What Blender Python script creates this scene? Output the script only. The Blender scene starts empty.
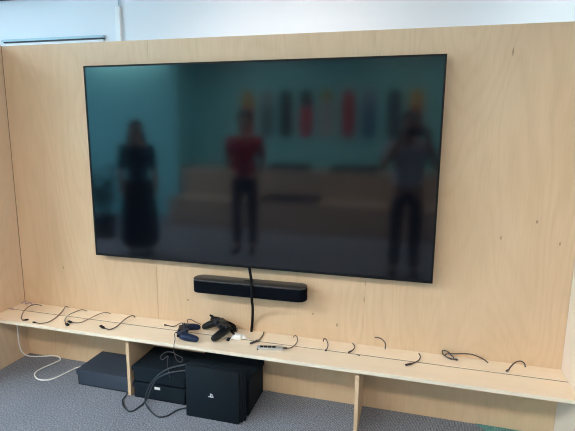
import bpy, bmesh, math, random
from mathutils import Vector, Matrix, Euler
random.seed(4)
S = bpy.context.scene
COL = S.collection
PI = math.pi

# ------------------------------------------------------------------ helpers
def link(o, parent=None):
    COL.objects.link(o)
    if parent is not None:
        o.parent = parent
    return o

def tag(o, label=None, cat=None, group=None, kind=None):
    if label: o['label'] = label
    if cat: o['category'] = cat
    if group: o['group'] = group
    if kind: o['kind'] = kind
    return o

def empty(name, loc=(0, 0, 0), rot=(0, 0, 0), parent=None):
    o = bpy.data.objects.new(name, None)
    o.empty_display_size = .05
    o.location = loc
    o.rotation_euler = rot
    return link(o, parent)

class MB:
    """collects shapes into one mesh"""
    def __init__(s):
        s.bm = bmesh.new()
    def box(s, x0, x1, y0, y1, z0, z1, bev=0, seg=2, mat=None):
        r = bmesh.ops.create_cube(s.bm, size=1)
        vs = r['verts']
        for v in vs:
            v.co = Vector((x0 + (v.co.x + .5) * (x1 - x0), y0 + (v.co.y + .5) * (y1 - y0), z0 + (v.co.z + .5) * (z1 - z0)))
        if bev:
            es = list({e for v in vs for e in v.link_edges})
            r2 = bmesh.ops.bevel(s.bm, geom=es, offset=bev, segments=seg, profile=.5, affect='EDGES')
            vs = list({v for f in r2['faces'] for v in f.verts} | {v for v in vs if v.is_valid})
        if mat is not None:
            for v in vs:
                if v.is_valid: v.co = mat @ v.co
        return s
    def cyl(s, a, b, r, r2=None, n=20, cap=True):
        a, b = Vector(a), Vector(b)
        d = b - a
        q = d.to_track_quat('Z', 'Y').to_matrix().to_4x4()
        bmesh.ops.create_cone(s.bm, cap_ends=cap, segments=n, radius1=r, radius2=r if r2 is None else r2, depth=d.length,
                              matrix=Matrix.Translation((a + b) / 2) @ q)
        return s
    def ball(s, c, r, sc=(1, 1, 1), n=16, rot=None):
        m = Matrix.Translation(c) @ (rot.to_4x4() if rot else Matrix.Identity(4)) @ Matrix.Diagonal((*sc, 1))
        bmesh.ops.create_uvsphere(s.bm, u_segments=n, v_segments=max(8, n // 2), radius=r, matrix=m)
        return s
    def prism(s, pts, z0, z1, bev=0):
        """extruded outline in XY"""
        vs = [s.bm.verts.new((p[0], p[1], z0)) for p in pts]
        f = s.bm.faces.new(vs)
        r = bmesh.ops.extrude_face_region(s.bm, geom=[f])
        top = [g for g in r['geom'] if isinstance(g, bmesh.types.BMVert)]
        for v in top: v.co.z = z1
        if bev:
            bm = s.bm
            es = [e for v in vs + top for e in v.link_edges if abs(e.verts[0].co.z - e.verts[1].co.z) < 1e-6]
            bmesh.ops.bevel(bm, geom=list(set(es)), offset=bev, segments=3, profile=.5, affect='EDGES')
        return s
    def tube(s, pts, r, n=8, sub=7, r_end=None):
        P = [Vector(p) for p in pts]
        if len(P) > 2 and sub > 1:
            Q = [P[0] * 2 - P[1]] + P + [P[-1] * 2 - P[-2]]
            out = []
            for i in range(1, len(Q) - 2):
                p0, p1, p2, p3 = Q[i - 1:i + 3]
                for k in range(sub):
                    t = k / sub
                    out.append(.5 * ((2 * p1) + (p2 - p0) * t + (2 * p0 - 5 * p1 + 4 * p2 - p3) * t * t + (3 * p1 - p0 - 3 * p2 + p3) * t ** 3))
            out.append(P[-1])
            P = out
        rings = []
        up = Vector((.13, .21, 1)).normalized()
        for i, p in enumerate(P):
            t = (P[min(i + 1, len(P) - 1)] - P[max(i - 1, 0)]).normalized()
            a = up - t * up.dot(t)
            if a.length < 1e-3: a = Vector((1, 0, 0)) - t * t.x
            a.normalize(); up = a
            b = t.cross(a)
            rr = r if r_end is None else r + (r_end - r) * i / (len(P) - 1)
            rings.append([s.bm.verts.new(p + (a * math.cos(2 * PI * k / n) + b * math.sin(2 * PI * k / n)) * rr) for k in range(n)])
        for i in range(len(rings) - 1):
            for k in range(n):
                s.bm.faces.new((rings[i][k], rings[i][(k + 1) % n], rings[i + 1][(k + 1) % n], rings[i + 1][k]))
        s.bm.faces.new(rings[0]); s.bm.faces.new(rings[-1])
        return s
    def build(s, name, mat, parent=None, smooth=True, angle=35):
        bmesh.ops.recalc_face_normals(s.bm, faces=s.bm.faces[:])
        me = bpy.data.meshes.new(name)
        s.bm.to_mesh(me); s.bm.free()
        me.materials.append(mat)
        if smooth:
            me.polygons.foreach_set('use_smooth', [True] * len(me.polygons))
            try: me.set_sharp_from_angle(angle=math.radians(angle))
            except Exception: pass
        o = bpy.data.objects.new(name, me)
        return link(o, parent)

# ------------------------------------------------------------------ materials
def nt(name):
    m = bpy.data.materials.new(name); m.use_nodes = True
    n = m.node_tree
    return m, n, n.nodes['Principled BSDF']

def rgb(c): return (c[0], c[1], c[2], 1)

def srgb(r, g, b):
    f = lambda c: (c / 255 / 12.92) if c / 255 <= .04045 else ((c / 255 + .055) / 1.055) ** 2.4
    return (f(r), f(g), f(b))

def plain(name, col, rough=.5, spec=.5, metal=0, noise=.06, nscale=40, bump=0, coat=0, ior=1.45):
    m, n, p = nt(name)
    tc = n.nodes.new('ShaderNodeTexCoord')
    nz = n.nodes.new('ShaderNodeTexNoise'); nz.inputs['Scale'].default_value = nscale; nz.inputs['Detail'].default_value = 3
    n.links.new(tc.outputs['Object'], nz.inputs['Vector'])
    mr = n.nodes.new('ShaderNodeMapRange')
    mr.inputs['To Min'].default_value = 1 - noise; mr.inputs['To Max'].default_value = 1 + noise
    n.links.new(nz.outputs['Fac'], mr.inputs['Value'])
    mx = n.nodes.new('ShaderNodeVectorMath'); mx.operation = 'SCALE'
    mx.inputs[0].default_value = col
    n.links.new(mr.outputs['Result'], mx.inputs['Scale'])
    n.links.new(mx.outputs['Vector'], p.inputs['Base Color'])
    p.inputs['Roughness'].default_value = rough
    p.inputs['Specular IOR Level'].default_value = spec
    p.inputs['Metallic'].default_value = metal
    p.inputs['IOR'].default_value = ior
    if bump:
        b = n.nodes.new('ShaderNodeBump'); b.inputs['Strength'].default_value = bump; b.inputs['Distance'].default_value = .002
        n.links.new(nz.outputs['Fac'], b.inputs['Height']); n.links.new(b.outputs['Normal'], p.inputs['Normal'])
    return m

def emis(name, col, strength):
    m, n, p = nt(name)
    p.inputs['Base Color'].default_value = rgb(col)
    p.inputs['Emission Color'].default_value = rgb(col)
    p.inputs['Emission Strength'].default_value = strength
    return m

class NG:
    def __init__(s, n): s.n = n
    def math(s, op, a, b=None, c=None):
        x = s.n.nodes.new('ShaderNodeMath'); x.operation = op
        for i, v in enumerate((a, b, c)):
            if v is None: continue
            if isinstance(v, (int, float)): x.inputs[i].default_value = v
            else: s.n.links.new(v, x.inputs[i])
        return x.outputs[0]

def plywood(name, light, dark, grain='Z', across='X', panel=None, knots=(), rough=.42, contrast=1.0):
    """birch veneer: grain along one axis, cathedral figure, fine pores; panel=(origin, width) shifts the figure per sheet"""
    m, n, p = nt(name)
    g = NG(n)
    tc = n.nodes.new('ShaderNodeTexCoord')
    sp = n.nodes.new('ShaderNodeSeparateXYZ'); n.links.new(tc.outputs['Object'], sp.inputs[0])
    A, G = sp.outputs[across], sp.outputs[grain]
    other = [k for k in 'XYZ' if k not in (grain, across)][0]
    O = sp.outputs[other]
    if panel:
        idx = g.math('FLOOR', g.math('DIVIDE', g.math('SUBTRACT', A, panel[0]), panel[1]))
        O = g.math('ADD', O, g.math('MULTIPLY', idx, 3.7))
    def coords(sa, sg, so):
        c = n.nodes.new('ShaderNodeCombineXYZ')
        n.links.new(g.math('MULTIPLY', A, sa), c.inputs[0]); n.links.new(g.math('MULTIPLY', G, sg), c.inputs[1]); n.links.new(g.math('MULTIPLY', O, so), c.inputs[2])
        return c.outputs[0]
    def noise(vec, scale, detail=2, rough_=.5, dist=0):
        z = n.nodes.new('ShaderNodeTexNoise'); z.inputs['Scale'].default_value = scale; z.inputs['Detail'].default_value = detail
        z.inputs['Roughness'].default_value = rough_; z.inputs['Distortion'].default_value = dist
        n.links.new(vec, z.inputs['Vector']); return z.outputs['Fac']
    fig = noise(coords(2.6, .55, 1), 1.0, 2.5, .45, .35)
    band = g.math('SINE', g.math('MULTIPLY', fig, 135.0))
    band = g.math('POWER', g.math('MULTIPLY', g.math('ADD', band, 1.0), .5), 2.2)
    amp = g.math('MULTIPLY', noise(coords(2.0, .8, 1), 1.3, 1), 1.2)
    band = g.math('MULTIPLY', band, g.math('MULTIPLY', amp, .20 * contrast))
    fine = g.math('MULTIPLY', noise(coords(150, 7, 20), 1.0, 2), .38 * contrast)
    blotch = g.math('MULTIPLY', noise(coords(7, 2.2, 3), 1.0, 3), .55 * contrast)
    fac = g.math('ADD', g.math('ADD', band, fine), blotch)
    mr = n.nodes.new('ShaderNodeMapRange'); mr.inputs['From Min'].default_value = .32; mr.inputs['From Max'].default_value = .95
    n.links.new(fac, mr.inputs['Value'])
    mix = n.nodes.new('ShaderNodeMix'); mix.data_type = 'RGBA'
    mix.inputs['A'].default_value = rgb(light); mix.inputs['B'].default_value = rgb(dark)
    n.links.new(mr.outputs['Result'], mix.inputs['Factor'])
    col = mix.outputs['Result']
    if knots:
        tot = None
        for (a, z, ra, rz) in knots:
            d = g.math('ADD', g.math('POWER', g.math('DIVIDE', g.math('ABSOLUTE', g.math('SUBTRACT', A, a)), ra), 2),
                       g.math('POWER', g.math('DIVIDE', g.math('ABSOLUTE', g.math('SUBTRACT', G, z)), rz), 2))
            k = g.math('MAXIMUM', g.math('SUBTRACT', 1.0, d), 0.0)
            tot = k if tot is None else g.math('ADD', tot, k)
        mk = n.nodes.new('ShaderNodeMix'); mk.data_type = 'RGBA'
        n.links.new(g.math('MINIMUM', g.math('MULTIPLY', tot, .8), .8), mk.inputs['Factor'])
        n.links.new(col, mk.inputs['A']); mk.inputs['B'].default_value = rgb((.16, .085, .04))
        col = mk.outputs['Result']
    n.links.new(col, p.inputs['Base Color'])
    p.inputs['Roughness'].default_value = rough
    b = n.nodes.new('ShaderNodeBump'); b.inputs['Strength'].default_value = .05; b.inputs['Distance'].default_value = .001
    n.links.new(fine, b.inputs['Height']); n.links.new(b.outputs['Normal'], p.inputs['Normal'])
    return m

def carpet_mat(name, cols, weave=130):
    m, n, p = nt(name); g = NG(n)
    tc = n.nodes.new('ShaderNodeTexCoord')
    mp = n.nodes.new('ShaderNodeMapping'); mp.inputs['Rotation'].default_value = (0, 0, math.radians(9))
    n.links.new(tc.outputs['Object'], mp.inputs['Vector'])
    wv = n.nodes.new('ShaderNodeTexWave'); wv.bands_direction = 'X'
    wv.inputs['Scale'].default_value = 44; wv.inputs['Distortion'].default_value = 2.2; wv.inputs['Detail'].default_value = 2; wv.inputs['Detail Scale'].default_value = 3
    n.links.new(mp.outputs[0], wv.inputs['Vector'])
    n1 = n.nodes.new('ShaderNodeTexNoise'); n1.inputs['Scale'].default_value = weave; n1.inputs['Detail'].default_value = 3; n1.inputs['Roughness'].default_value = .65
    n.links.new(mp.outputs[0], n1.inputs['Vector'])
    n2 = n.nodes.new('ShaderNodeTexNoise'); n2.inputs['Scale'].default_value = 2.2; n2.inputs['Detail'].default_value = 3
    n.links.new(tc.outputs['Object'], n2.inputs['Vector'])
    f = g.math('ADD', g.math('MULTIPLY', wv.outputs['Fac'], .26), g.math('MULTIPLY', n1.outputs['Fac'], 1.1))
    f = g.math('ADD', f, g.math('MULTIPLY', n2.outputs['Fac'], .15))
    cr = n.nodes.new('ShaderNodeValToRGB'); e = cr.color_ramp.elements
    e[0].position = .42; e[0].color = rgb(cols[0]); e[1].position = 1.05; e[1].color = rgb(cols[2])
    k = e.new(.74); k.color = rgb(cols[1])
    n.links.new(f, cr.inputs['Fac']); n.links.new(cr.outputs['Color'], p.inputs['Base Color'])
    p.inputs['Roughness'].default_value = 1; p.inputs['Specular IOR Level'].default_value = .1
    b = n.nodes.new('ShaderNodeBump'); b.inputs['Strength'].default_value = .6; b.inputs['Distance'].default_value = .004
    n.links.new(f, b.inputs['Height']); n.links.new(b.outputs['Normal'], p.inputs['Normal'])
    return m

BL, BD = (.70, .507, .335), (.57, .388, .232)
KN = [(2.184, 1.837, .004, .022), (2.46, .977, .004, .012), (2.206, .988, .004, .012), (2.354, 1.075, .006, .010), (1.573, .609, .003, .02), (1.434, .452, .006, .012), (.554, .499, .008, .008), (1.575, .70, .003, .02), (1.30, .50, .005, .008), (-.3, .62, .005, .01)]
M = {}
M['ply_back'] = plywood('birch_plywood_sheets', BL, BD, 'Z', 'X', (-.865, 1.22), KN)
M['ply_side_lit'] = plywood('birch_plywood_side_lit', (.82, .63, .45), (.70, .51, .335), 'Z', 'Y')  # lighter than the other sheets: light missing on the left panel is in the colour
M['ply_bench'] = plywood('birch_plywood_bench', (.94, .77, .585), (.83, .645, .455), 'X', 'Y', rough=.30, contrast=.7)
M['ply_div'] = plywood('birch_plywood_divider', BL, BD, 'Z', 'Y')
M['ply_tier'] = plywood('birch_plywood_bleacher', (.44, .35, .28), (.34, .265, .205), 'X', 'Z', contrast=.7)
M['carpet'] = carpet_mat('grey_loop_carpet', [(.073, .080, .098), (.185, .20, .24), (.39, .42, .49)])
M['teal_carpet'] = carpet_mat('teal_loop_carpet', [(.05, .15, .15), (.12, .29, .28), (.22, .42, .41)])
M['white_wall'] = plain('white_painted_wall', (.80, .82, .845), .7, .3, noise=.015, nscale=3)
M['teal_wall'] = plain('teal_painted_wall', (.23, .62, .67), .75, .3, noise=.03, nscale=3)
M['teal_wall_lit'] = plain('teal_painted_wall_lit', (.22, .68, .77), .75, .3, noise=.03, nscale=3)  # same teal, lightened for the window light on the nearer section
M['ceiling'] = plain('white_ceiling', (.78, .78, .78), .9, .2, noise=.02, nscale=5)
M['door_frame'] = plain('pale_blue_metal', (.45, .62, .68), .45)
M['black'] = plain('black_plastic', (.012, .013, .016), .42, noise=.1)
M['black_gloss'] = plain('black_gloss_bezel', (.003, .0035, .005), .5, .25)
M['bar_top'] = plain('dark_grey_satin_plastic', (.035, .034, .036), .38)
M['bar_cloth'] = plain('black_acoustic_fabric', (.003, .0045, .008), .9, .08, noise=.35, nscale=900)
M['cable'] = plain('dark_grey_cable_jacket', (.045, .04, .045), .5)
M['cable_brown'] = plain('grey_brown_cable_jacket', (.10, .08, .075), .5)
M['cable_black'] = plain('black_cable_jacket', (.004, .005, .007), .7, .2)
M['cable_blue'] = plain('blue_black_cable_jacket', (.022, .034, .048), .4)
M['cable_pink'] = plain('pinkish_grey_cable_jacket', (.50, .37, .37), .5)
M['white_plastic'] = plain('white_plastic', (.88, .88, .88), .4, noise=.02)
M['grey_metal'] = plain('light_grey_aluminium', (.55, .55, .54), .38, metal=.35)
M['box_lit'] = plain('black_paper_board_lit', (.036, .050, .076), .7, .4, noise=.15, nscale=60, bump=.1)  # lighter copy of the box board, window light put into its colour
M['box'] = plain('black_paper_board_shaded', (.008, .0145, .022), .8, .2, noise=.15, nscale=60, bump=.1)  # darker copy of the same board, shade under the bench in its colour
M['console'] = plain('matt_black_console', (.0045, .0095, .015), .6, .25, noise=.08)
M['console_mid'] = plain('console_inner_slab', (.006, .007, .009), .35)
M['emblem'] = plain('silver_emblem', (.75, .77, .8), .35, metal=.2, noise=.02)
M['pad_blue'] = plain('midnight_blue_plastic', (.010, .022, .062), .42, .35, noise=.1)
M['pad_black'] = plain('jet_black_plastic', (.004, .005, .0075), .42, .3, noise=.1)
M['pad_grey'] = plain('grey_rubber', (.025, .03, .042), .6, .3)
M['shirt_red'] = plain('red_jersey', (.42, .012, .025), .9, .2, noise=.1)
M['shirt_pale'] = plain('pale_blue_cotton', (.52, .58, .70), .9, .2, noise=.1)
M['denim'] = plain('dark_denim', (.014, .018, .038), .9, .2, noise=.2)
M['dress'] = plain('black_cloth', (.008, .008, .011), .9, .2, noise=.1)
M['hair'] = plain('dark_hair', (.012, .009, .008), .6, noise=.2)
M['skin'] = plain('skin', (.42, .235, .16), .55, noise=.05)
M['shoe'] = plain('dark_leather', (.02, .018, .018), .5)
M['cushion'] = plain('dark_cushion_cloth', (.02, .022, .028), .95, .2, noise=.15)
M['lamp'] = emis('lit_diffuser', (1.0, .88, .75), 15.0)
M['lamp_day'] = emis('lit_day_white_diffuser', (.80, .94, 1.0), 35.0)
M['fill_far'] = emis('added_far_fill', (1.0, .915, .80), 11.5)  # unseen row added to brighten the teal wall and decks
M['fill_rear'] = emis('added_warm_fill', (1.0, .88, .82), 4.9)  # unseen lamps added behind the partition, each tinted to tone the far wall
M['fill_cool'] = emis('added_cool_fill', (.88, .97, 1.0), 6.6)  # added to lift the right side of the far wall
M['fill_blue'] = emis('added_blue_fill', (.60, .85, 1.0), 1.0)  # added, stands in for daylight on the left of the far wall

# TV panel: dark glass with a soft anti-glare finish
m, n, p = nt('screen_glass')
p.inputs['Base Color'].default_value = (.002, .003, .006, 1)
p.inputs['Roughness'].default_value = .085
p.inputs['IOR'].default_value = 1.58
M['screen'] = m
# window pane
m, n, p = nt('window_glass')
n.nodes.remove(p)
tr = n.nodes.new('ShaderNodeBsdfTransparent'); gl = n.nodes.new('ShaderNodeBsdfGlossy'); gl.inputs['Roughness'].default_value = .02
mx = n.nodes.new('ShaderNodeMixShader'); mx.inputs[0].default_value = .06
n.links.new(tr.outputs[0], mx.inputs[1]); n.links.new(gl.outputs[0], mx.inputs[2])
n.links.new(mx.outputs[0], n.nodes['Material Output'].inputs[0])
M['pane'] = m

# ------------------------------------------------------------------ setting
XL, XR = -.621, 2.5285           # alcove between its side panels
WT, BZ = 1.955, .359             # partition height, bench top
RX0, RX1, RY0, RY1, RH = -4.6, 5.2, -5.6, 1.5, 2.75

def struct(name, mb, mat, parent=None, smooth=False):
    o = mb.build(name, mat, parent, smooth)
    if parent is None: o['kind'] = 'structure'
    return o

struct('floor', MB().box(RX0, RX1, RY0, RY1, -.1, 0), M['carpet'])
tp = MB().prism([(2.166, .0), (2.192, -.027), (2.5285, -.375), (2.5285, .0)], .0005, .003)
struct('floor_teal', tp, M['teal_carpet'])
struct('ceiling', MB().box(RX0, RX1, RY0, RY1, RH, RH + .1), M['ceiling'])
# plywood alcove: back made of 1.22 m sheets with hairline joints
M['laminate'] = plain('pale_laminate', (.84, .71, .59), .35, .5, noise=.02, nscale=6)
mb = MB()
for a, b in ((XL + .0005, .3542), (.3558, 1.5746), (1.5754, XR - .0015)):
    mb.box(a, b, 0, .018, 0, WT)
mb.box(XL - .02, XR + .02, .019, .06, 0, WT - .002)
struct('wall_back', mb, M['ply_back'])
M['gap_shade'] = plain('painted_gap_shade', (.22, .145, .09), .8, .2)
struct('corner_shade_1', MB().box(XL, XL + .0035, -.0015, 0, BZ + .001, WT), M['gap_shade'])  # dark strip painted in place of the shade in the corner gap
struct('wall_left', MB().box(XL - .02, XL, -.62, 0, 0, WT + .004), M['ply_side_lit'])
struct('wall_right', MB().box(XR, XR + .02, -.62, 0, 0, WT + .004), M['laminate'])
# the wider room
struct('wall_far', MB().box(RX0, RX1, RY1, RY1 + .1, 0, RH), M['white_wall'])
struct('wall_front', MB().box(-2.05, RX1, RY0 - .1, RY0, 0, RH), M['teal_wall'])
struct('wall_recess', MB().box(RX0, -2.05, RY0 - .1, RY0 + .7, 0, RH), M['teal_wall_lit'])
mb = MB()
WY0, WY1, WZ0, WZ1 = -4.5, -.9, .8, 2.5
mb.box(RX0 - .1, RX0, RY0, WY0, 0, RH); mb.box(RX0 - .1, RX0, WY1, RY1, 0, RH)
mb.box(RX0 - .1, RX0, WY0, WY1, 0, WZ0); mb.box(RX0 - .1, RX0, WY0, WY1, WZ1, RH)
struct('wall_west', mb, M['white_wall'])
struct('wall_east', MB().box(RX1, RX1 + .1, RY0, RY1, 0, RH), M['white_wall'])
w = MB()
for y in (WY0, (WY0 * 2 + WY1) / 3, (WY0 + WY1 * 2) / 3, WY1 - .05):
    w.box(RX0 - .08, RX0 - .02, y, y + .05, WZ0, WZ1)
w.box(RX0 - .08, RX0 - .02, WY0, WY1, WZ0, WZ0 + .05); w.box(RX0 - .08, RX0 - .02, WY0, WY1, WZ1 - .05, WZ1)
wf = struct('window_1', w, M['white_plastic'])
struct('window_pane', MB().box(RX0 - .055, RX0 - .049, WY0 + .01, WY1 - .01, WZ0 + .01, WZ1 - .01), M['pane'], wf)
# door in the far wall: its head shows above the partition
d = MB()
d.box(-2.10, -.975, RY1 - .035, RY1, 2.284, 2.306, .002)
door = struct('door_1', d, M['door_frame'])
struct('door_seal', MB().box(-2.07, -.977, RY1 - .04, RY1 - .001, 2.272, 2.2835), M['black'], door)
struct('door_leaf', MB().box(-2.06, -.985, RY1 - .022, RY1 - .001, .005, 2.2715), M['white_plastic'], door)
mb = MB().box(-.845, -.795, RY1 - .03, RY1, 0, 2.54, .004)
tr_ = struct('cable_trunking', mb, M['white_plastic'])
del tr_['kind']
tag(tr_, 'white vertical cable trunking on the white wall behind the partition', 'cable trunking')
MB().tube([(-.812, RY1 - .012, 2.54), (-.812, RY1 - .012, RH)], .006, sub=1).build('cable', M['door_frame'], tr_)
pp = MB().cyl((RX0 + .01, RY1 - .05, 2.688), (-1.45, RY1 - .05, 2.688), .04)
pp.cyl((-1.52, RY1 - .05, 2.688), (-1.52, RY1, 2.70), .02)
tag(pp.build('ceiling_pipe', M['black']), 'dark pipe running under the ceiling along the white wall', 'pipe')

# ------------------------------------------------------------------ ceiling lights (far row and rear panels are added to light the walls)
def lamp(x, y, lx, ly, mat, label):
    r = empty('ceiling_light', (x, y, RH))
    tag(r, label, 'ceiling light', 'ceiling light panels')
    f = MB()
    t = .025
    f.box(-lx / 2, lx / 2, -ly / 2, -ly / 2 + t, -.03, -.001); f.box(-lx / 2, lx / 2, ly / 2 - t, ly / 2, -.03, -.001)
    f.box(-lx / 2, -lx / 2 + t, -ly / 2, ly / 2, -.03, -.001); f.box(lx / 2 - t, lx / 2, -ly / 2, ly / 2, -.03, -.001)
    f.build('frame', M['white_plastic'], r, False)
    MB().box(-lx / 2 + t, lx / 2 - t, -ly / 2 + t, ly / 2 - t, -.022, -.004).build('diffuser', mat, r, False)
lamp(-1.85, -2.8, 1.3, .34, M['lamp_day'], 'cool lit ceiling panel nearest the window')
for x in (.1, 2.1):
    lamp(x, -3.1, 1.5, .34, M['lamp'], 'lit ceiling panel in the middle row of the room')
for x in (-3.0, -.6, 1.8):
    lamp(x, -4.7, 1.5, .30, M['fill_far'], 'added ceiling panel in the row lighting the teal wall')
lamp(.8, .75, 1.4, .30, M['fill_rear'], 'warm white added fill panel behind the middle of the partition')
lamp(3.2, .75, 1.4, .30, M['fill_cool'], 'cool white added fill panel behind the right end of the partition')
lamp(-2.0, .75, 1.4, .30, M['fill_blue'], 'bluish added fill panel behind the left end of the partition')

# daylight through the window
ld = bpy.data.lights.new('window_daylight', 'AREA'); ld.shape = 'RECTANGLE'; ld.size = WY1 - WY0; ld.size_y = WZ1 - WZ0
ld.energy = 170; ld.color = (.64, .83, 1.0)
lo = bpy.data.objects.new('window_daylight', ld); lo.location = (RX0 - .3, (WY0 + WY1) / 2, (WZ0 + WZ1) / 2 + .1); lo.rotation_euler = (0, -PI / 2, 0); link(lo)
wd = bpy.data.worlds.new('sky'); S.world = wd; wd.use_nodes = True
wd.node_tree.nodes['Background'].inputs[0].default_value = (.55, .75, 1, 1); wd.node_tree.nodes['Background'].inputs[1].default_value = .8

# ------------------------------------------------------------------ bench
M['slot_shade'] = plain('painted_slot_shade', (.008, .007, .007), .9, .1, noise=.3, nscale=400)
M['edge'] = plain('pale_edge_strip', (.84, .74, .60), .4, noise=.03)
bench = empty('bench', ((XL + XR) / 2, -.14, 0))
tag(bench, 'long low birch plywood bench built along the foot of the plywood wall', 'bench')
def bpart(mb, name, mat=None):
    o = mb.build(name, mat or M['ply_bench'], bench, False)
    o.matrix_parent_inverse = Matrix.Translation(bench.location).inverted()
    return o
e = .001
def ap(o, par):                      # keep world coordinates of a child built in place
    o.parent = par; o.matrix_parent_inverse = par.matrix_basis.inverted(); return o
bpart(MB().box(XL + e, XR - e, -.2805, -.1244, BZ - .018, BZ, .001, 1), 'front_board')
bpart(MB().box(XL + e, XR - e, -.2825, -.2806, BZ - .018, BZ, .0006, 1), 'edge_band', M['edge'])['label'] = 'pale edge strip'
bpart(MB().box(XL + e, XR - e, -.1156, -.001, BZ - .018, BZ, .001, 1), 'rear_board')
bpart(MB().box(XL + .002, XR - .002, -.1243, -.1157, BZ - .0183, BZ - .0025), 'slot_shade_strip', M['slot_shade'])['label'] = 'dark strip filling the cable slot as its shade'  # dark strip added so the slot looks shaded inside
bpart(MB().box(XL + e, XR - e, -.135, -.105, BZ - .040, BZ - .0185), 'support_rail', M['black'])  # black here stands for the shade beneath the slot
for x in (.311, 1.579):
    bpart(MB().box(x - .009, x + .009, -.262, -.001, .001, BZ - .0405), 'divider', M['ply_div'])
    bench.children[-1]
# ------------------------------------------------------------------ television
tv = empty('television', (.95, 0, 1.286), (0, math.radians(-.25), 0))
tag(tv, 'very large flat screen television switched off, mounted on the plywood wall', 'television')
TW, TH = 1.908, 1.0745
mb = MB()
t = .0095
mb.box(-TW / 2, TW / 2, -.07, -.045, TH / 2 - t, TH / 2); mb.box(-TW / 2, TW / 2, -.07, -.045, -TH / 2, -TH / 2 + t * 1.3)
mb.box(-TW / 2, -TW / 2 + t, -.07, -.045, -TH / 2 + t, TH / 2 - t); mb.box(TW / 2 - t, TW / 2, -.07, -.045, -TH / 2 + t, TH / 2 - t)
mb.build('bezel', M['black_gloss'], tv, False)
MB().box(-TW / 2 + t, TW / 2 - t, -.0685, -.0655, -TH / 2 + t * 1.3, TH / 2 - t).build('screen', M['screen'], tv, False)
MB().box(-TW / 2 + .004, TW / 2 - .004, -.064, -.044, -TH / 2 + .004, TH / 2 - .004).box(-.62, .62, -.044, -.022, -.38, .30, .006).build('back_casing', M['black'], tv, False)
MB().box(-.36, .36, -.021, -.001, -.22, -.16).box(-.36, .36, -.021, -.001, .12, .18).box(-.30, -.25, -.0215, -.012, -.24, .2).box(.25, .30, -.0215, -.012, -.24, .2).build('wall_bracket', M['black'], tv, False)

# ------------------------------------------------------------------ soundbar
sb = empty('soundbar', (.957, 0, .635), (0, math.radians(-.5), 0))
tag(sb, 'black rounded soundbar mounted on the wall below the television', 'soundbar')
def bar_outline(w, y0, y1, r, n=8):
    pts = []
    for cx, cy, a0 in ((w / 2 - r, y0 + r, -PI / 2), (w / 2 - r, y1 - r, 0), (-w / 2 + r, y1 - r, PI / 2), (-w / 2 + r, y0 + r, PI)):
        for k in range(n + 1):
            a = a0 + k / n * PI / 2
            pts.append((cx + r * math.cos(a), cy + r * math.sin(a)))
    return pts
MB().prism(bar_outline(.645, -.118, -.018, .045), -.0375, .028, .004).build('grille', M['bar_cloth'], sb)
MB().prism(bar_outline(.645, -.118, -.018, .045), .0282, .0385, .004).build('top_panel', M['bar_top'], sb)
MB().prism(bar_outline(.06, -.075, -.05, .008), .0386, .0389).build('touch_panel', M['black_gloss'], sb)
MB().box(-.16, .16, -.018, -.001, -.025, .02).build('wall_bracket', M['black'], sb, False)

# ------------------------------------------------------------------ cables on the bench
def cable(name, pts, r, mat, label, plug=None, plug_r=.0055, cat='cable', group=None, sub=7, plug_mat=None, wall=True):
    def fix(q): return (q[0], min(q[1], -.006 - r) if wall else q[1], q[2])
    o = MB().tube([fix(q) for q in pts], r, sub=sub).build(name, mat)
    tag(o, label, cat, group)
    if plug:
        a, b = Vector(fix(plug[0])), Vector(fix(plug[1]))
        d = (b - a).normalized()
        k = MB().tube([a, a + d * .012], plug_r * .55, n=8, sub=1, r_end=plug_r * .8)
        q = d.to_track_quat('X', 'Z').to_matrix().to_4x4()
        L = max((b - a).length, .02)
        k.box(.010, L, -plug_r, plug_r, -plug_r * .7, plug_r * .7, .001, 1, Matrix.Translation(a) @ q)
        k.build('plug', plug_mat or M['cable_black'], o, False)
    return o
GB = 'loose cables along the bench'
R = .0026
cable('cable', [(-0.456, -0.034, 0.363), (-0.472, -0.06, 0.379), (-0.461, -0.13, 0.394), (-0.44, -0.193, 0.389), (-0.416, -0.239, 0.371), (-0.392, -0.256, 0.363)], R, M['cable_brown'],
      'leftmost dark cable on the bench, arching forward to a black plug', [(-0.39, -0.256, 0.364), (-0.365, -0.240, 0.364)], group=GB)
cable('cable', [(-0.277, 0.0, 0.363), (-0.292, -0.014, 0.369), (-0.265, -0.079, 0.365), (-0.237, -0.163, 0.3625), (-0.229, -0.231, 0.3625), (-0.253, -0.262, 0.3625), (-0.288, -0.264, 0.363)], R, M['cable_brown'],
      'second dark cable from the bench left end, an S lying near the front edge', [(-0.285, -0.264, 0.364), (-0.312, -0.262, 0.364)], .0045, group=GB)
cable('cable', [(-0.126, -0.026, 0.3625), (-0.158, -0.035, 0.371), (-0.167, -0.081, 0.374), (-0.174, -0.133, 0.371), (-0.159, -0.181, 0.365), (-0.115, -0.226, 0.3635)], R, M['cable_brown'],
      'hooked dark cable bowed to the left, its plug nearest the bench front edge', [(-0.115, -0.227, 0.364), (-0.085, -0.242, 0.364)], .0075, group=GB)
cable('cable', [(0.039, -0.019, 0.3625), (0.009, -0.033, 0.371), (-0.01, -0.078, 0.373), (-0.024, -0.15, 0.369), (-0.049, -0.192, 0.363), (-0.092, -0.203, 0.364)], R, M['cable_brown'],
      'wavy dark cable whose plug touches the hooked cable beside it', [(-0.09, -0.205, 0.364), (-0.125, -0.193, 0.364)], .0065, group=GB)
cable('cable', [(0.214, -0.029, 0.3625), (0.198, -0.032, 0.373), (0.19, -0.091, 0.375), (0.194, -0.18, 0.366), (0.177, -0.222, 0.363), (0.14, -0.219, 0.3645)], R * 1.15, M['cable'],
      'dark S shaped cable with a fat plug above the left plywood divider', [(0.142, -0.222, 0.365), (0.098, -0.198, 0.365)], .007, group=GB)
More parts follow.
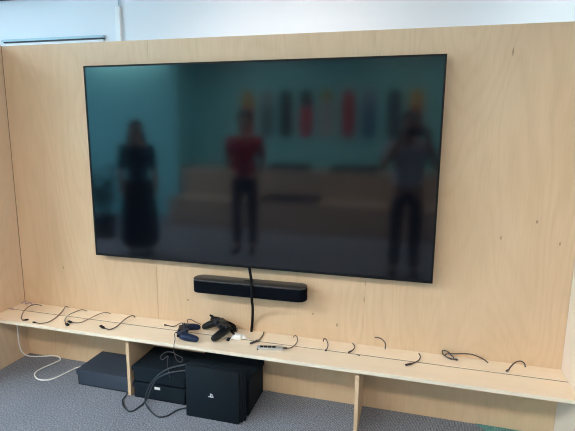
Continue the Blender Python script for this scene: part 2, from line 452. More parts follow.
cable('cable', [(0.456, -0.08, 0.3625), (0.502, -0.082, 0.363), (0.523, -0.044, 0.369), (0.542, -0.030, 0.366)], R, M['cable_brown'],
      'short dark cable lying to the left of the blue game controller', [(0.460, -0.080, 0.363), (0.438, -0.079, 0.363)], .0045, group=GB)
cable('cable', [(0.571, -0.037, 0.363), (0.553, -0.014, 0.379), (0.575, -0.012, 0.385), (0.606, -0.018, 0.376), (0.644, -0.020, 0.365)], R, M['cable_brown'],
      'thin cable looping up behind the blue game controller', group=GB)
cable('cable', [(0.770, -.012, 0.372), (0.794, -0.010, 0.379), (0.83, -.010, 0.377), (0.866, -0.022, 0.369), (0.874, -0.045, 0.3625)], R, M['cable_brown'],
      'thin cable curving behind the right end of the black game controller', group=GB)
cable('cable', [(1.025, -0.012, 0.368), (1.03, -0.051, 0.3625), (1.027, -0.127, 0.363)], R, M['cable'],
      'short dark cable below the television lead, pointing to the bench front', [(1.029, -0.117, 0.3645), (0.999, -0.171, 0.3645)], .0055, group=GB, plug_mat=M['cable'])
cable('cable', [(1.373, -0.067, 0.379), (1.375, -0.048, 0.389), (1.391, -0.06, 0.384), (1.402, -0.084, 0.371), (1.402, -0.118, 0.3635), (1.400, -.130, .3635)], R, M['cable'],
      'dark hook shaped cable rising from the slot to the right of the grey hub', [(1.403, -0.116, 0.365), (1.399, -0.140, 0.364)], .0045, group=GB, plug_mat=M['cable'])
cable('cable', [(1.525, -0.027, 0.371), (1.540, -0.060, 0.370), (1.534, -0.09, 0.3635), (1.524, -0.114, 0.3635)], R * 1.1, M['cable'],
      'short curved dark cable in the slot left of the right divider', [(1.531, -0.098, 0.365), (1.516, -0.126, 0.3645)], .0045, group=GB, plug_mat=M['cable'])
cable('cable', [(1.638, -0.008, 0.412), (1.67, -0.02, 0.414), (1.694, -0.03, 0.395), (1.695, -0.03, 0.3625)], R * 1.15, M['cable'],
      'dark cable arching up from the bench rear and leaning on the wall', group=GB)
cable('cable', [(1.559, -0.131, 0.3625), (1.566, -0.135, 0.3630), (1.576, -0.139, 0.3625)], R, M['cable_brown'],
      'tiny cable stub poking from the slot above the right divider', group=GB)
cable('cable', [(1.865, -0.043, 0.369), (1.872, -0.073, 0.365), (1.86, -0.116, 0.3635), (1.833, -0.149, 0.3635)], R * 1.1, M['cable'],
      'curved dark cable lying over the slot left of the coiled cable', [(1.838, -0.146, 0.364), (1.801, -0.177, 0.364)], .005, group=GB, plug_mat=M['cable'])
cable('cable', [(2.040, -0.050, 0.3635), (2.012, -0.040, 0.3635), (1.985, -0.014, 0.366), (1.980, -.010, 0.384), (2.000, -.012, 0.386), (2.022, -.022, 0.372), (2.034, -0.036, 0.365), (2.020, -0.056, 0.366), (1.995, -0.036, 0.369), (2.003, -0.018, 0.374), (2.043, -0.012, 0.377), (2.088, -.010, 0.383), (2.125, -.010, 0.383), (2.172, -0.012, 0.369), (2.195, -0.035, 0.3628)], R * 1.1, M['cable'],
      'dark cable knotted into a small coil with one long tail', [(2.030, -0.050, 0.3645), (2.052, -0.050, 0.3645)], .005, group=GB, plug_mat=M['cable'])
cable('cable', [(2.279, -0.086, 0.3628), (2.292, -0.069, 0.374), (2.312, -0.052, 0.389), (2.335, -0.051, 0.399), (2.351, -0.058, 0.394), (2.355, -0.068, 0.379)], R * 1.15, M['cable'],
      'rightmost dark cable on the bench, bent up into an arch', [(2.283, -0.082, 0.3650), (2.266, -0.105, 0.3645)], .0045, group=GB, plug_mat=M['cable'])
cable('cable_stub', [(-.614, -0.131, 0.3635), (-.600, -0.134, 0.366), (-0.573, -0.136, 0.3645)], .0048, M['cable_pink'],
      'pinkish grey cable stub at the left end of the bench slot', cat='cable')
cable('cable_stub', [(-0.605, -0.045, 0.366), (-0.592, -0.026, 0.377), (-0.575, -0.042, 0.366), (-0.556, -0.025, 0.370), (-0.535, -0.035, 0.365), (-0.511, -0.025, 0.364)], .0045, M['cable_pink'],
      'crumpled pinkish grey cable stub in the rear left bench corner', cat='cable')

# television lead
tvl = MB().tube([(0.946, -0.040, 0.755), (0.96, -0.06, 0.724), (0.983, -0.105, 0.692), (0.991, -0.128, 0.680), (0.995, -0.130, 0.637), (0.993, -0.124, 0.585), (0.975, -0.060, 0.519), (0.959, -0.02, 0.431), (0.951, -0.016, 0.3605)], .0078, n=10).build('television_cable', M['cable_black'])
tag(tvl, 'thick black cable hanging from the television past the soundbar to the bench', 'cable')

# grey hub with ports
hub = empty('usb_hub', (1.116, -.190, BZ), (0, 0, math.radians(13)))
tag(hub, 'slim grey hub with a row of black ports lying on the bench', 'hub')
MB().box(-.068, .068, -.020, .020, .0005, .013, .003).build('casing', M['grey_metal'], hub)
for k in range(4):
    MB().box(-.054 + k * .0215, -.0355 + k * .0215, -.012, .009, .0125, .0140, .0004, 1).build('port', M['black_gloss'], hub, False)
MB().box(-.0675, -.060, -.0205, -.0201, .003, .010).build('port', M['black_gloss'], hub, False)
ck = MB().tube([(1.183, -.174, .367), (1.205, -0.165, 0.364), (1.225, -0.145, 0.365), (1.237, -0.102, 0.371), (1.229, -0.054, 0.374), (1.21, -0.026, 0.374), (1.202, -0.042, 0.369)], .0024).build('lead', M['cable'])
ap(ck, hub)
hub_strain = MB().tube([(1.181, -.175, .367), (1.200, -.168, .365)], .0045, sub=1).build('strain_relief', M['cable']); ap(hub_strain, hub)

# ------------------------------------------------------------------ storage boxes under the bench
def storage_box(x0, x1, y0, y1, z, h, lid, label, sag=0, label_tag=False, mat='box'):
    r = empty('storage_box', ((x0 + x1) / 2, (y0 + y1) / 2, z))
    tag(r, label, 'storage box', 'dark lidded boxes under the bench')
    hx, hy = (x1 - x0) / 2, (y1 - y0) / 2
    b = MB()
    t = .004; i = .006
    b.box(-hx + i, hx - i, -hy + i, hy - i, .001, .006)
    b.box(-hx + i, hx - i, -hy + i, -hy + i + t, .001, h - .006); b.box(-hx + i, hx - i, hy - i - t, hy - i, .001, h - .006)
    b.box(-hx + i, -hx + i + t, -hy + i, hy - i, .001, h - .006); b.box(hx - i - t, hx - i, -hy + i, hy - i, .001, h - .006)
    b.build('body', M[mat], r, False)
    l = MB()
    l.box(-hx, hx, -hy, hy, h - .0045, h, .0015, 1)
    # skirt; front flap can sag open a little
    def flap(a0, a1, out):
        bm = l.bm
        N = 10; top = []; bot = []
        for k in range(N + 1):
            u = k / N; x = a0 + (a1 - a0) * u
            s_ = sag * max(0, u - .25)
            top.append((bm.verts.new((x, -hy + .0002, h - .002)), bm.verts.new((x, -hy + .0028, h - .002))))
            bot.append((bm.verts.new((x, -hy + .0002 - s_ * .5, h - lid - s_)), bm.verts.new((x, -hy + .0028 - s_ * .5, h - lid - s_))))
        for k in range(N):
            for q in ((top[k][0], top[k + 1][0], bot[k + 1][0], bot[k][0]), (top[k][1], bot[k][1], bot[k + 1][1], top[k + 1][1]), (bot[k][0], bot[k + 1][0], bot[k + 1][1], bot[k][1])):
                bm.faces.new(q)
    flap(-hx, hx, 0)
    l.box(-hx, hx, hy - .003, hy, h - lid, h - .002); l.box(-hx, -hx + .003, -hy, hy, h - lid, h - .002); l.box(hx - .003, hx, -hy, hy, h - lid, h - .002)
    l.build('lid', M[mat], r, False)
    if label_tag:
        k = MB().box(label_tag - hx - .017, label_tag - hx + .017, -hy - .0018, -hy - .0003, h - .024, h - .009, .0004, 1).build('tag', M['white_plastic'], r, False)
        k['label'] = 'small white paper tag'
    return r
storage_box(-.050, .292, -.247, -.006, 0, .097, .030, 'low dark lidded box in the left bay, left of the plywood divider', sag=.012, mat='box_lit')
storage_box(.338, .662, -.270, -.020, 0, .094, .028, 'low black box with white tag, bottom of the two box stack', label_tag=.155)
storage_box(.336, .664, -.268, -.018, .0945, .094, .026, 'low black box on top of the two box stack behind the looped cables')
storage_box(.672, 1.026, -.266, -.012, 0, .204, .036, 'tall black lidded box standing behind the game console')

# ------------------------------------------------------------------ game console on its side
con = empty('game_console', (.853, -.32, 0))
tag(con, 'black slab game console standing upright on the carpet before the boxes', 'game console')
def slab(w0, w1, z0, z1, y0, y1, skew, name, mat, inset=0):
    bm = MB()
    m_ = Matrix.Identity(4)
    bm.box(w0, w1, y0, y1, z0, z1, .0025, 2)
    for v in bm.bm.verts:                       # parallelogram cross-section like the real casing
        v.co.z += (v.co.y - y0) * skew
    return bm.build(name, mat, con)
slab(-.148, .146, .001, .288, -.026, -.008, .0, 'front_slab', M['console'])
slab(-.143, .149, .004, .284, -.0078, -.0052, 0, 'groove', M['console_mid'])
slab(-.146, .158, .001, .286, -.005, .009, 0, 'middle_slab', M['console'])
slab(-.143, .158, .004, .282, .0092, .0118, 0, 'groove', M['console_mid'])
slab(-.146, .168, .001, .285, .012, .026, 0, 'rear_slab', M['console'])
# emblem: an upright P over a lying S, built in thin relief on the front slab
em = MB()
s = .0105
def em_poly(pts, dx=0, dz=0):
    bm = em.bm
    v0 = [bm.verts.new(((x * s) + dx, -.0268, z * s + dz)) for x, z in pts]
    v1 = [bm.verts.new((v.co.x, -.0258, v.co.z)) for v in v0]
    bm.faces.new(v0); bm.faces.new(v1[::-1])
    for k in range(len(v0)):
        bm.faces.new((v0[k], v0[(k + 1) % len(v0)], v1[(k + 1) % len(v0)], v1[k]))
ox, oz = -.006, .139
em_poly([(-.38, -1.1), (.02, -.95), (.02, .95), (-.38, 1.1)], ox, oz)                     # stem
em_poly([(.02, 1.0), (.55, .85), (.95, .55), (.95, .0), (.62, -.14), (.33, -.04), (.33, .12), (.55, .1), (.58, .45), (.02, .66)], ox, oz)   # bowl
em_poly([(-.45, -.30), (-1.35, -.55), (-1.5, -.85), (-1.1, -1.0), (-.45, -.86), (-.45, -.66), (-1.0, -.78), (-.45, -.55)], ox, oz)
em_poly([(.10, -.42), (1.0, -.30), (1.5, -.50), (1.35, -.78), (.10, -1.08), (.10, -.84), (.95, -.62), (.10, -.66)], ox, oz)
em.build('emblem', M['emblem'], con, False)

# ------------------------------------------------------------------ floor cables
cable('floor_cable', [(0.716, -0.283, 0.268), (0.690, -.288, .262), (0.653, -0.30, 0.253), (0.601, -0.31, 0.236), (0.54, -0.325, 0.197), (0.484, -0.335, 0.123), (0.440, -0.310, 0.025), (0.483, -0.352, 0.0055), (0.566, -0.401, 0.0055), (0.613, -0.383, 0.0055), (0.640, -0.320, 0.0055), (0.690, -0.284, 0.0055), (.72, -.281, .0055)], .0042, M['cable_blue'],
      'thick blue black cable making the large loop left of the console', group='loops of cable beside the console', wall=False, sub=9)
cable('floor_cable', [(0.716, -0.282, 0.228), (0.69, -0.288, 0.226), (0.651, -0.30, 0.221), (0.6, -0.318, 0.213), (0.534, -0.328, 0.177), (0.502, -0.340, 0.125), (0.436, -0.290, 0.014), (0.429, -0.351, 0.0055), (0.407, -0.402, 0.0055), (0.349, -0.374, 0.0055), (0.306, -0.323, 0.0055), (0.299, -0.275, 0.010), (.2965, -.255, .03), (.2965, -.235, .06)], .0042, M['cable_blue'],
      'thick blue black cable curling around the foot of the left divider', group='loops of cable beside the console', wall=False, sub=9)
wc = cable('white_cable', [(-0.580, -0.120, 0.333), (-0.580, -0.118, 0.223), (-0.584, -0.112, 0.12), (-.592, -.085, .048), (-0.572, -0.045, 0.0055), (-0.481, -0.016, 0.0055), (-0.425, -0.013, 0.016), (-0.383, -0.014, 0.016), (-0.353, -0.030, 0.0055), (-0.358, -0.072, 0.0055), (-0.384, -0.163, 0.0055), (-0.373, -0.224, 0.0055), (-0.305, -0.268, 0.0055), (-0.236, -0.253, 0.0055), (-0.204, -0.175, 0.0055), (-0.180, -0.090, 0.0055), (-.13, -.05, .0055), (-.058, -.035, .0055)], .0038, M['white_plastic'],
      'white cable dropping from the bench and looping over the carpet to the box', wall=False)

# ------------------------------------------------------------------ game controllers
def skin_mesh(verts, edges, radii, levels=2, root=0, mat=None, name='body', parent=None):
    me = bpy.data.meshes.new(name)
    me.from_pydata([tuple(v) for v in verts], edges, [])
    o = bpy.data.objects.new(name, me); COL.objects.link(o)
    mod = o.modifiers.new('skin', 'SKIN')
    sv = me.skin_vertices[0].data
    for i, r in enumerate(radii):
        sv[i].radius = r if isinstance(r, tuple) else (r, r)
        sv[i].use_root = (i == root)
    mod.use_smooth_shade = True
    sd = o.modifiers.new('sub', 'SUBSURF'); sd.levels = levels; sd.render_levels = levels
    dg = bpy.context.evaluated_depsgraph_get()
    dg.update()
    ev = o.evaluated_get(dg)
    nm = bpy.data.meshes.new_from_object(ev)
    o.modifiers.clear()
    o.data = nm
    nm.materials.clear(); nm.materials.append(mat)
    nm.polygons.foreach_set('use_smooth', [True] * len(nm.polygons))
    bpy.data.meshes.remove(me)
    nm.name = name
    if parent is not None: o.parent = parent
    return o

def controller(loc, rz, mat, label, scale=1.0, tilt=(0, 0)):
    r = empty('game_controller', loc, (tilt[0], tilt[1], rz)); r.scale = (scale,) * 3
    tag(r, label, 'game controller', 'wireless game controllers on the bench')
    V = [(0, .012, .030), (.030, .014, .030), (-.030, .014, .030), (.055, .008, .029), (-.055, .008, .029), (.066, -.022, .026), (-.066, -.022, .026), (.073, -.052, .020), (-.073, -.052, .020), (.076, -.074, .0155), (-.076, -.074, .0155)]
    E_ = [(0, 1), (0, 2), (1, 3), (2, 4), (3, 5), (4, 6), (5, 7), (6, 8), (7, 9), (8, 10)]
    Rr = [(.029, .019), (.030, .019), (.030, .019), (.027, .021), (.027, .021), (.022, .020), (.022, .020), (.0185, .018), (.0185, .018), (.013, .013), (.013, .013)]
    skin_mesh(V, E_, Rr, 2, 0, mat, 'body', r)
    MB().box(-.026, .026, .010, .036, .040, .0475, .002).build('touchpad', M['pad_black'], r)
    for sx in (-1, 1):
        st = MB().cyl((sx * .026, -.010, .034), (sx * .026, -.010, .0496), .006, n=16).build('thumbstick', M['pad_grey'], r)
        MB().cyl((sx * .026, -.010, .0497), (sx * .026, -.010, .054), .0105, n=20).build('cap', M['pad_grey'], st)
        MB().box(sx * .055 - .011, sx * .055 + .011, .026, .038, .028, .040, .003).build('shoulder_button', M['pad_black'], r)
    MB().box(-.061, -.047, .007, .012, .043, .0505, .001).box(-.0565, -.0515, .0025, .0165, .043, .0505, .001).build('direction_pad', M['pad_grey'], r)
    for a in range(4):
        x, y = .054 + .009 * math.cos(a * PI / 2), .0095 + .009 * math.sin(a * PI / 2)
        MB().cyl((x, y, .042), (x, y, .0505), .0038, n=12).build('button', M['pad_grey'], r)
    MB().box(-.024, .024, .036, .043, .026, .033, .002).build('light_bar', M['black_gloss'], r)
    return r
controller((.627, -.180, BZ - .0005), math.radians(112), M['pad_blue'], 'dark blue game controller lying on the bench, left of the black one', 1.06)
controller((.800, -.092, BZ + .0125), math.radians(-48), M['pad_black'], 'black game controller with its grips forward, right of the blue one', 1.14, tilt=(.16, 0))
cc = cable('controller_cable', [(.588, -.1955, .386), (.580, -.217, .388), (0.604, -0.257, 0.376), (0.616, -0.2915, 0.359), (0.618, -0.296, 0.318), (0.635, -0.297, 0.277), (0.658, -0.294, 0.272), (0.661, -0.290, 0.293), (0.628, -0.289, 0.305), (0.602, -0.290, 0.317), (0.563, -0.290, 0.31), (0.534, -0.291, 0.282), (0.545, -0.293, 0.267), (0.578, -0.293, 0.292), (0.574, -0.289, 0.27), (0.569, -0.286, 0.245), (0.57, -0.2785, 0.200), (.575, -.277, .16)], .0020, M['cable'],
      'thin dark cable hanging in curls from the blue controller over the bench edge', [(.578, -.205, .388), (.593, -.192, .387)], .0055, wall=False, sub=9)
# black lead bundled around the black controller
bd = []
for k in range(30):
    a = k / 29 * 2 * PI * 2.5
    bd.append((.788 + .082 * math.cos(a) + .006 * math.sin(3 * a), -.034 + .020 * math.sin(a) - .03 * math.cos(a), BZ + .026 + .024 * math.sin(a * .5) ** 2 + .012 * math.sin(a * 1.7)))
bd += [(.882, -.10, BZ + .012), (.874, -.150, BZ + .006)]
cable('bundled_cable', bd, .0060, M['cable_black'], 'black cable bundled up around the back of the black controller', [(.874, -.142, BZ + .007), (.868, -.168, BZ + .006)], .0075, sub=4)
# white adapter with its short wires
ad = empty('white_adapter', (.918, -.128, BZ), (0, 0, math.radians(8)))
tag(ad, 'small white plug adapter beside the black controller on the bench', 'adapter')
MB().box(-.024, .016, -.019, .016, .0005, .030, .006, 3).build('casing', M['white_plastic'], ad)
MB().box(.014, .036, -.006, .014, .003, .024, .003, 2).build('connector', M['white_plastic'], ad)
MB().box(-.036, -.022, -.013, .004, .003, .022, .003, 2).build('connector', M['white_plastic'], ad)
MB().tube([(-.034, -.006, .012), (-.042, -.014, .006), (-.044, -.022, .0045)], .0038).build('wire', M['white_plastic'], ad)
MB().tube([(.034, .004, .012), (.046, .0, .006), (.055, -.004, .0035)], .003).build('wire', M['white_plastic'], ad)

# ------------------------------------------------------------------ the room behind the camera (seen in the dark screen)
bl = empty('bleacher', (.6, -5.0, 0))
tag(bl, 'stepped wooden bleacher seat along the teal wall', 'bleacher')
ap(MB().box(-2.0, 3.6, RY0 + .005, -4.95, .001, .86, .004, 1).build('upper_tier', M['ply_tier'], smooth=False), bl)
ap(MB().box(-1.9, 3.6, -4.949, -4.30, .001, .43, .004, 1).build('lower_tier', M['ply_tier'], smooth=False), bl)
GC = 'dark cushions on the bleacher'
def cushion(x0, x1, y0, y1, z, label):
    o = MB().box(x0, x1, y0, y1, z + .001, z + .075, .03, 3).build('cushion', M['cushion'])
    tag(o, label, 'cushion', GC)
cushion(-.50, .16, -5.40, -4.97, .86, 'dark cushion at left on the upper bleacher tier')
cushion(.52, 1.25, -5.40, -4.97, .86, 'dark cushion at right on the upper bleacher tier')
cushion(-.42, .45, -4.80, -4.34, .43, 'dark cushion on the lower bleacher tier')
decks = [(-1.03, (.52, .31, .03), (.40, .04, .04), 'skateboard deck with yellow top and red lower half'),
         (-.69, (.25, .33, .36), (.10, .16, .18), 'grey green skateboard deck between the yellow and black decks'),
         (-.355, (.012, .012, .02), (.02, .02, .03), 'plain black skateboard deck on the teal wall'),
         (0.0, (.015, .02, .03), (.50, .02, .06), 'skateboard deck with black top and red bottom'),
         (.34, (.30, .33, .05), (.42, .42, .46), 'skateboard deck with olive top and pale grey bottom'),
         (.70, (.50, .02, .04), (.40, .015, .04), 'plain red skateboard deck on the teal wall'),
         (1.04, (.20, .28, .40), (.05, .13, .28), 'grey and blue skateboard deck right of the red one'),
         (1.43, (.02, .03, .05), (.05, .06, .09), 'dark slate skateboard deck near the right end'),
         (1.77, (.52, .31, .03), (.35, .05, .03), 'rightmost skateboard deck, yellow over dark red')]
for i, (x, ct, cb, lb) in enumerate(decks):
    m, n, p = nt('deck_paint_%d' % i); g = NG(n)
    tc = n.nodes.new('ShaderNodeTexCoord'); sp = n.nodes.new('ShaderNodeSeparateXYZ'); n.links.new(tc.outputs['Object'], sp.inputs[0])
    nz = n.nodes.new('ShaderNodeTexNoise'); nz.inputs['Scale'].default_value = 9; n.links.new(tc.outputs['Object'], nz.inputs['Vector'])
    f = g.math('GREATER_THAN', g.math('ADD', sp.outputs['Z'], g.math('MULTIPLY', g.math('SUBTRACT', nz.outputs['Fac'], .5), .2)), .12 if i not in (4,) else .22)
    mx = n.nodes.new('ShaderNodeMix'); mx.data_type = 'RGBA'; n.links.new(f, mx.inputs['Factor'])
    mx.inputs['A'].default_value = rgb(cb); mx.inputs['B'].default_value = rgb(ct); n.links.new(mx.outputs['Result'], p.inputs['Base Color'])
    p.inputs['Roughness'].default_value = .4
    r = empty('skateboard_deck', (x, RY0 + .03, 1.755)); tag(r, lb, 'skateboard deck', 'skateboard decks hung on the teal wall')
    pts = []
    for k in range(13): a = k / 12 * PI; pts.append((.105 * math.cos(a), .29 + .10 * math.sin(a)))
    for k in range(13): a = PI + k / 12 * PI; pts.append((.105 * math.cos(a), -.29 + .10 * math.sin(a)))
    mb = MB().prism(pts, 0, .011)
    for v in mb.bm.verts:
        x_, y_, z_ = v.co
        kick = max(0, abs(y_) - .27) ** 2 * 2.2
        v.co = (x_, z_ + kick - .01, y_)
    mb.build('board', m, r)
    for z in (-.2, .2): MB().cyl((0, -.0295, z), (0, -.0105, z), .008, n=10).build('wall_pin', M['grey_metal'], r)

# dark leafy plant standing behind the person at left
pl = empty('potted_plant', (-2.30, -3.25, 0))
tag(pl, 'dark leafy plant in a black pot standing by the nearer teal wall', 'plant')
MB().cyl((0, 0, .001), (0, 0, .30), .13, .17, 24).build('pot', M['cushion'], pl)
M['leaf'] = plain('dark_green_leaf', (.012, .035, .022), .5, noise=.3)
lf = MB(); stm = MB()
for k in range(11):
    a = k * 2.4; top = Vector((.20 * math.cos(a) * (.4 + .06 * k), .20 * math.sin(a) * (.4 + .06 * k), .55 + .045 * k))
    base = Vector((.05 * math.cos(a), .05 * math.sin(a), .295))
    stm.tube([base, base.lerp(top, .5) + Vector((0, 0, .06)), top], .006, n=6, sub=4)
    for j in range(7):
        p0 = base.lerp(top, .35 + .65 * j / 6) + Vector((0, 0, .02))
        b_ = a + j * 2.1; L = .15 + .02 * (j % 3)
        d_ = Vector((math.cos(b_), math.sin(b_), .35)).normalized(); sd = d_.cross(Vector((0, 0, 1))).normalized() * .036
        mid = p0 + d_ * L * .5 + Vector((0, 0, .015)); tip = p0 + d_ * L - Vector((0, 0, .03))
        vs = [lf.bm.verts.new(q) for q in (p0, mid + sd, tip, mid - sd)]
        lo_ = [lf.bm.verts.new(v.co - Vector((0, 0, .0025))) for v in vs]
        lf.bm.faces.new(vs); lf.bm.faces.new(lo_[::-1])
        for q in range(4): lf.bm.faces.new((vs[q], lo_[q], lo_[(q + 1) % 4], vs[(q + 1) % 4]))
lf.build('foliage', M['leaf'], pl, False); stm.build('stem', M['leaf'], pl)

# ---- people
def finger_chain(V, E_, Rr, base, pts, r0, r1):
    prev = base
    for k, q in enumerate(pts):
        V.append(q); E_.append((prev, len(V) - 1)); Rr.append(r0 + (r1 - r0) * k / max(1, len(pts) - 1)); prev = len(V) - 1

def person(name, loc, face, H, pose, label, build=1.0):
    """joints are given for a 1.75 m figure facing +y, feet on z=0; pose holds elbow / wrist points"""
    k = H / 1.75
    r = empty('person', loc, (0, 0, face)); r.scale = (k, k, k)
    tag(r, label, 'person')
    sw, hw = .185 * build, .095 * build
    V = [(0, 0, .95), (0, .0, 1.08), (0, .005, 1.22), (0, -.005, 1.36), (0, -.005, 1.45), (0, .008, 1.52), (0, .018, 1.60), (0, .014, 1.67), (0, .008, 1.715)]
    Rr = [(.15 * build, .105), (.135 * build, .095), (.15 * build, .105), (.14 * build, .095), (.062, .058), (.058, .06), (.072, .088), (.077, .092), (.05, .06)]
    E_ = [(0, 1), (1, 2), (2, 3), (3, 4), (4, 5), (5, 6), (6, 7), (7, 8)]
    for s_ in (-1, 1):
        el, wr, hd = pose['R' if s_ > 0 else 'L']
        i = len(V)
        V += [(s_ * sw, -.005, 1.40), tuple((Vector((s_ * sw, -.005, 1.40)) + Vector(el)) / 2), el, tuple((Vector(el) * .55 + Vector(wr) * .45)), wr]
        Rr += [.058, .048, .040, .040, .027]
        E_ += [(3, i), (i, i + 1), (i + 1, i + 2), (i + 2, i + 3), (i + 3, i + 4)]
        # palm, four fingers and thumb
        d = (Vector(hd)).normalized()
        side = Vector((0, 1, 0)) - d * d.y
        if 'side' in pose: side = Vector(pose['side']) * 1.0 - d * d.dot(Vector(pose['side']))
        side.normalize()
        nrm = d.cross(side) * s_
        V.append(tuple(Vector(wr) + d * .045)); Rr.append((.030, .018)); E_.append((i + 4, len(V) - 1))
        pj = len(V) - 1
        for q, (off, ln) in enumerate(((.030, .070), (.010, .080), (-.010, .075), (-.029, .058))):
            b0 = Vector(wr) + d * .075 + side * off
            finger_chain(V, E_, Rr, pj, [tuple(b0), tuple(b0 + d * ln * .45 - nrm * .006), tuple(b0 + d * ln * .8 - nrm * .022), tuple(b0 + d * ln - nrm * .038)], .0098, .0068)
        b0 = Vector(wr) + d * .030 + side * .030
        finger_chain(V, E_, Rr, pj, [tuple(b0), tuple(b0 + d * .03 + side * .022 - nrm * .008), tuple(b0 + d * .058 + side * .03 - nrm * .014)], .012, .008)
        lg = len(V)
        fx = s_ * hw * 1.1
        V += [(s_ * hw, 0, .88), (s_ * hw * 1.05, .005, .70), (fx, .012, .50), (fx, .0, .36), (fx, -.018, .10), (fx * 1.08, .05, .045), (fx * 1.2, .15, .028)]
        Rr += [.092 * build, .078 * build, .056, .054, .038, (.042, .036), (.038, .022)]
        E_ += [(0, lg)] + [(lg + q, lg + q + 1) for q in range(6)]
    body = skin_mesh(V, E_, Rr, 2, 0, M['skin'], 'body', r)
    # face details joined into the body mesh
    bm = bmesh.new(); bm.from_mesh(body.data)
    f = MB(); f.bm.free(); f.bm = bm
    f.cyl((0, .102, 1.635), (0, .128, 1.607), .006, .012, n=8)
    for s_ in (-1, 1):
        f.ball((s_ * .031, .094, 1.640), .011, n=8)
        f.ball((s_ * .078, .005, 1.625), .026, (.35, .8, 1.2), n=10)
    f.ball((0, .100, 1.572), .02, (1.1, .4, .3), n=8)
    bm.to_mesh(body.data); bm.free()
    body.data.polygons.foreach_set('use_smooth', [True] * len(body.data.polygons))
    return r, V, sw, hw, build

def garment_top(r, mat, pose, build, sleeve=.55, hem=.92):
    sw = .185 * build
    V = [(0, 0, hem), (0, 0, 1.08), (0, .005, 1.22), (0, -.005, 1.36), (0, -.004, 1.425)]
    Rr = [(.168 * build, .125), (.155 * build, .118), (.168 * build, .124), (.158 * build, .112), (.085, .075)]
    E_ = [(0, 1), (1, 2), (2, 3), (3, 4)]
    for s_ in (-1, 1):
        el, wr, hd = pose['R' if s_ > 0 else 'L']
        i = len(V); a = Vector((s_ * sw, -.005, 1.40))
        V += [tuple(a), tuple((a + Vector(el)) / 2), tuple(a.lerp(Vector(el), .5 + sleeve / 2))]
        Rr += [.070, .060, .056]
        E_ += [(3, i), (i, i + 1), (i + 1, i + 2)]
    return skin_mesh(V, E_, Rr, 2, 0, mat, 'shirt', r)

def garment_legs(r, mat, build):
    hw = .095 * build
    V = [(0, 0, 1.0), (0, 0, .93)]; Rr = [(.155 * build, .118), (.165 * build, .125)]; E_ = [(0, 1)]
    for s_ in (-1, 1):
        i = len(V); fx = s_ * hw * 1.1
        V += [(s_ * hw, 0, .86), (s_ * hw * 1.05, .005, .70), (fx, .012, .50), (fx, 0, .30), (fx, -.01, .09)]
        Rr += [.104 * build, .090 * build, .072, .066, .058]
        E_ += [(1, i)] + [(i + q, i + q + 1) for q in range(4)]
    return skin_mesh(V, E_, Rr, 2, 1, mat, 'trousers', r)

def shoes(r, build):
    for s_ in (-1, 1):
        fx = s_ * .095 * 1.1 * build
        V = [(fx, -.035, .045), (fx * 1.08, .06, .042), (fx * 1.2, .165, .034)]
        skin_mesh(V, [(0, 1), (1, 2)], [(.048, .044), (.050, .040), (.046, .032)], 2, 0, M['shoe'], 'shoe', r)

def hair_cap(r, long=False):
    b = MB()
    b.ball((0, -.012, 1.665), .1, (.92, 1.08, .98), n=20)
    kill = [v for v in b.bm.verts if v.co.y > .045 and v.co.z < 1.685 or v.co.z < 1.60]
    bmesh.ops.delete(b.bm, geom=kill, context='VERTS')
    o = b.build('hair', M['hair'], r, angle=180)
    md = o.modifiers.new('thick', 'SOLIDIFY'); md.thickness = .012
    if long:
        V = [(0, -.03, 1.70), (0, -.06, 1.60), (0, -.085, 1.45), (0, -.10, 1.28), (0, -.105, 1.10), (0, -.10, .98)]
        skin_mesh(V, [(q, q + 1) for q in range(5)], [(.085, .07), (.115, .075), (.15, .07), (.165, .06), (.15, .05), (.10, .03)], 2, 0, M['hair'], 'hair', r)

# red shirt, hands behind the back, facing the screen
pose = {'R': ((.215, -.07, 1.12), (.12, -.17, .98), (-.9, -.15, -.4)), 'L': ((-.215, -.07, 1.12), (-.12, -.17, .98), (.9, -.15, -.4)), 'side': (0, 0, 1)}
r, *_ = person('person', (-.165, -3.05, 0), math.radians(-8), 1.70, pose, 'person in a red short sleeved shirt and dark trousers standing with hands behind back', .95)
garment_top(r, M['shirt_red'], pose, .95); garment_legs(r, M['denim'], .95); shoes(r, .95); hair_cap(r)
# long dark hair and long black dress
pose = {'R': ((.20, .03, 1.12), (.205, .12, .90), (0, .3, -1)), 'L': ((-.20, .03, 1.12), (-.205, .12, .90), (0, .3, -1))}
r, *_ = person('person', (-1.30, -2.56, 0), math.radians(-35), 1.58, pose, 'person with long dark hair in a long black dress standing at left', .88)
garment_top(r, M['dress'], pose, .90, .95); shoes(r, .88); hair_cap(r, True)
V = [(0, 0, 1.05), (0, 0, .92), (0, 0, .60), (0, .0, .30), (0, 0, .07)]
skin_mesh(V, [(q, q + 1) for q in range(4)], [(.16, .125), (.22, .17), (.25, .20), (.27, .24), (.28, .25)], 2, 0, M['dress'], 'dress', r)
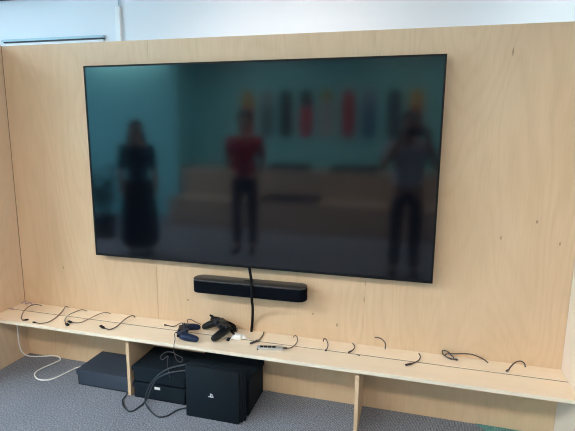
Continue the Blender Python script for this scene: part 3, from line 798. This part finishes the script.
# the photographer, holding the phone up in front of the face
ky = 1.68 / 1.75
pcx, pcy = 1.735, -2.66
def loc_(x, y, z): return ((x - pcx) / ky, (y - pcy) / ky, z / ky)
pose = {'R': ((.30, .10, 1.16), loc_(1.905, -2.455, 1.415), (-.35, .35, .8)), 'L': ((-.27, .10, 1.16), loc_(1.665, -2.455, 1.415), (.35, .35, .8)), 'side': (0, .3, 1)}
r, *_ = person('person', (pcx, pcy, 0), 0, 1.68, pose, 'person in a pale blue shirt and dark jeans holding up a phone', .98)
garment_top(r, M['shirt_pale'], pose, 1.06, .6); garment_legs(r, M['denim'], .98); shoes(r, .98); hair_cap(r)
ph = empty('smartphone', (1.786, -2.399, 1.482))
tag(ph, 'dark smartphone held up sideways by the person in the pale shirt', 'phone')
MB().box(-.078, .078, -.004, .004, -.037, .037, .003).build('casing', M['black_gloss'], ph)
MB().box(-.073, .073, -.0046, -.0041, -.033, .033).build('display', M['screen'], ph, False)
MB().cyl((-.05, .0041, .015), (-.05, .0056, .015), .007).build('lens', M['screen'], ph)

# ------------------------------------------------------------------ camera
cd = bpy.data.cameras.new('camera'); cam = bpy.data.objects.new('camera', cd); link(cam)
a, b, c = 0.2616, -0.1798, -0.0109
ca, sa, cb_, sb_, cc_, sc_ = math.cos(a), math.sin(a), math.cos(b), math.sin(b), math.cos(c), math.sin(c)
RM = Matrix(((ca, -sa, 0), (sa, ca, 0), (0, 0, 1))) @ Matrix(((1, 0, 0), (0, cb_, -sb_), (0, sb_, cb_))) @ Matrix(((cc_, 0, sc_), (0, 1, 0), (-sc_, 0, cc_)))
CR = Matrix((RM.col[0], RM.col[2], -RM.col[1])).transposed()
cam.matrix_world = Matrix.Translation((1.786, -2.3722, 1.4822)) @ CR.to_4x4()
cd.sensor_width = 36; cd.lens = 468.74 / 575 * 36; cd.clip_start = .02
S.camera = cam

S.view_settings.view_transform = 'Standard'
S.view_settings.look = 'None'
S.view_settings.gamma = 1
S.view_settings.use_curve_mapping = False
S.view_settings.exposure = 1.40
S.cycles.use_denoising = True
S.cycles.filter_width = 1.1
S.cycles.max_bounces = 8
S.cycles.diffuse_bounces = 5
S.cycles.sample_clamp_indirect = 6
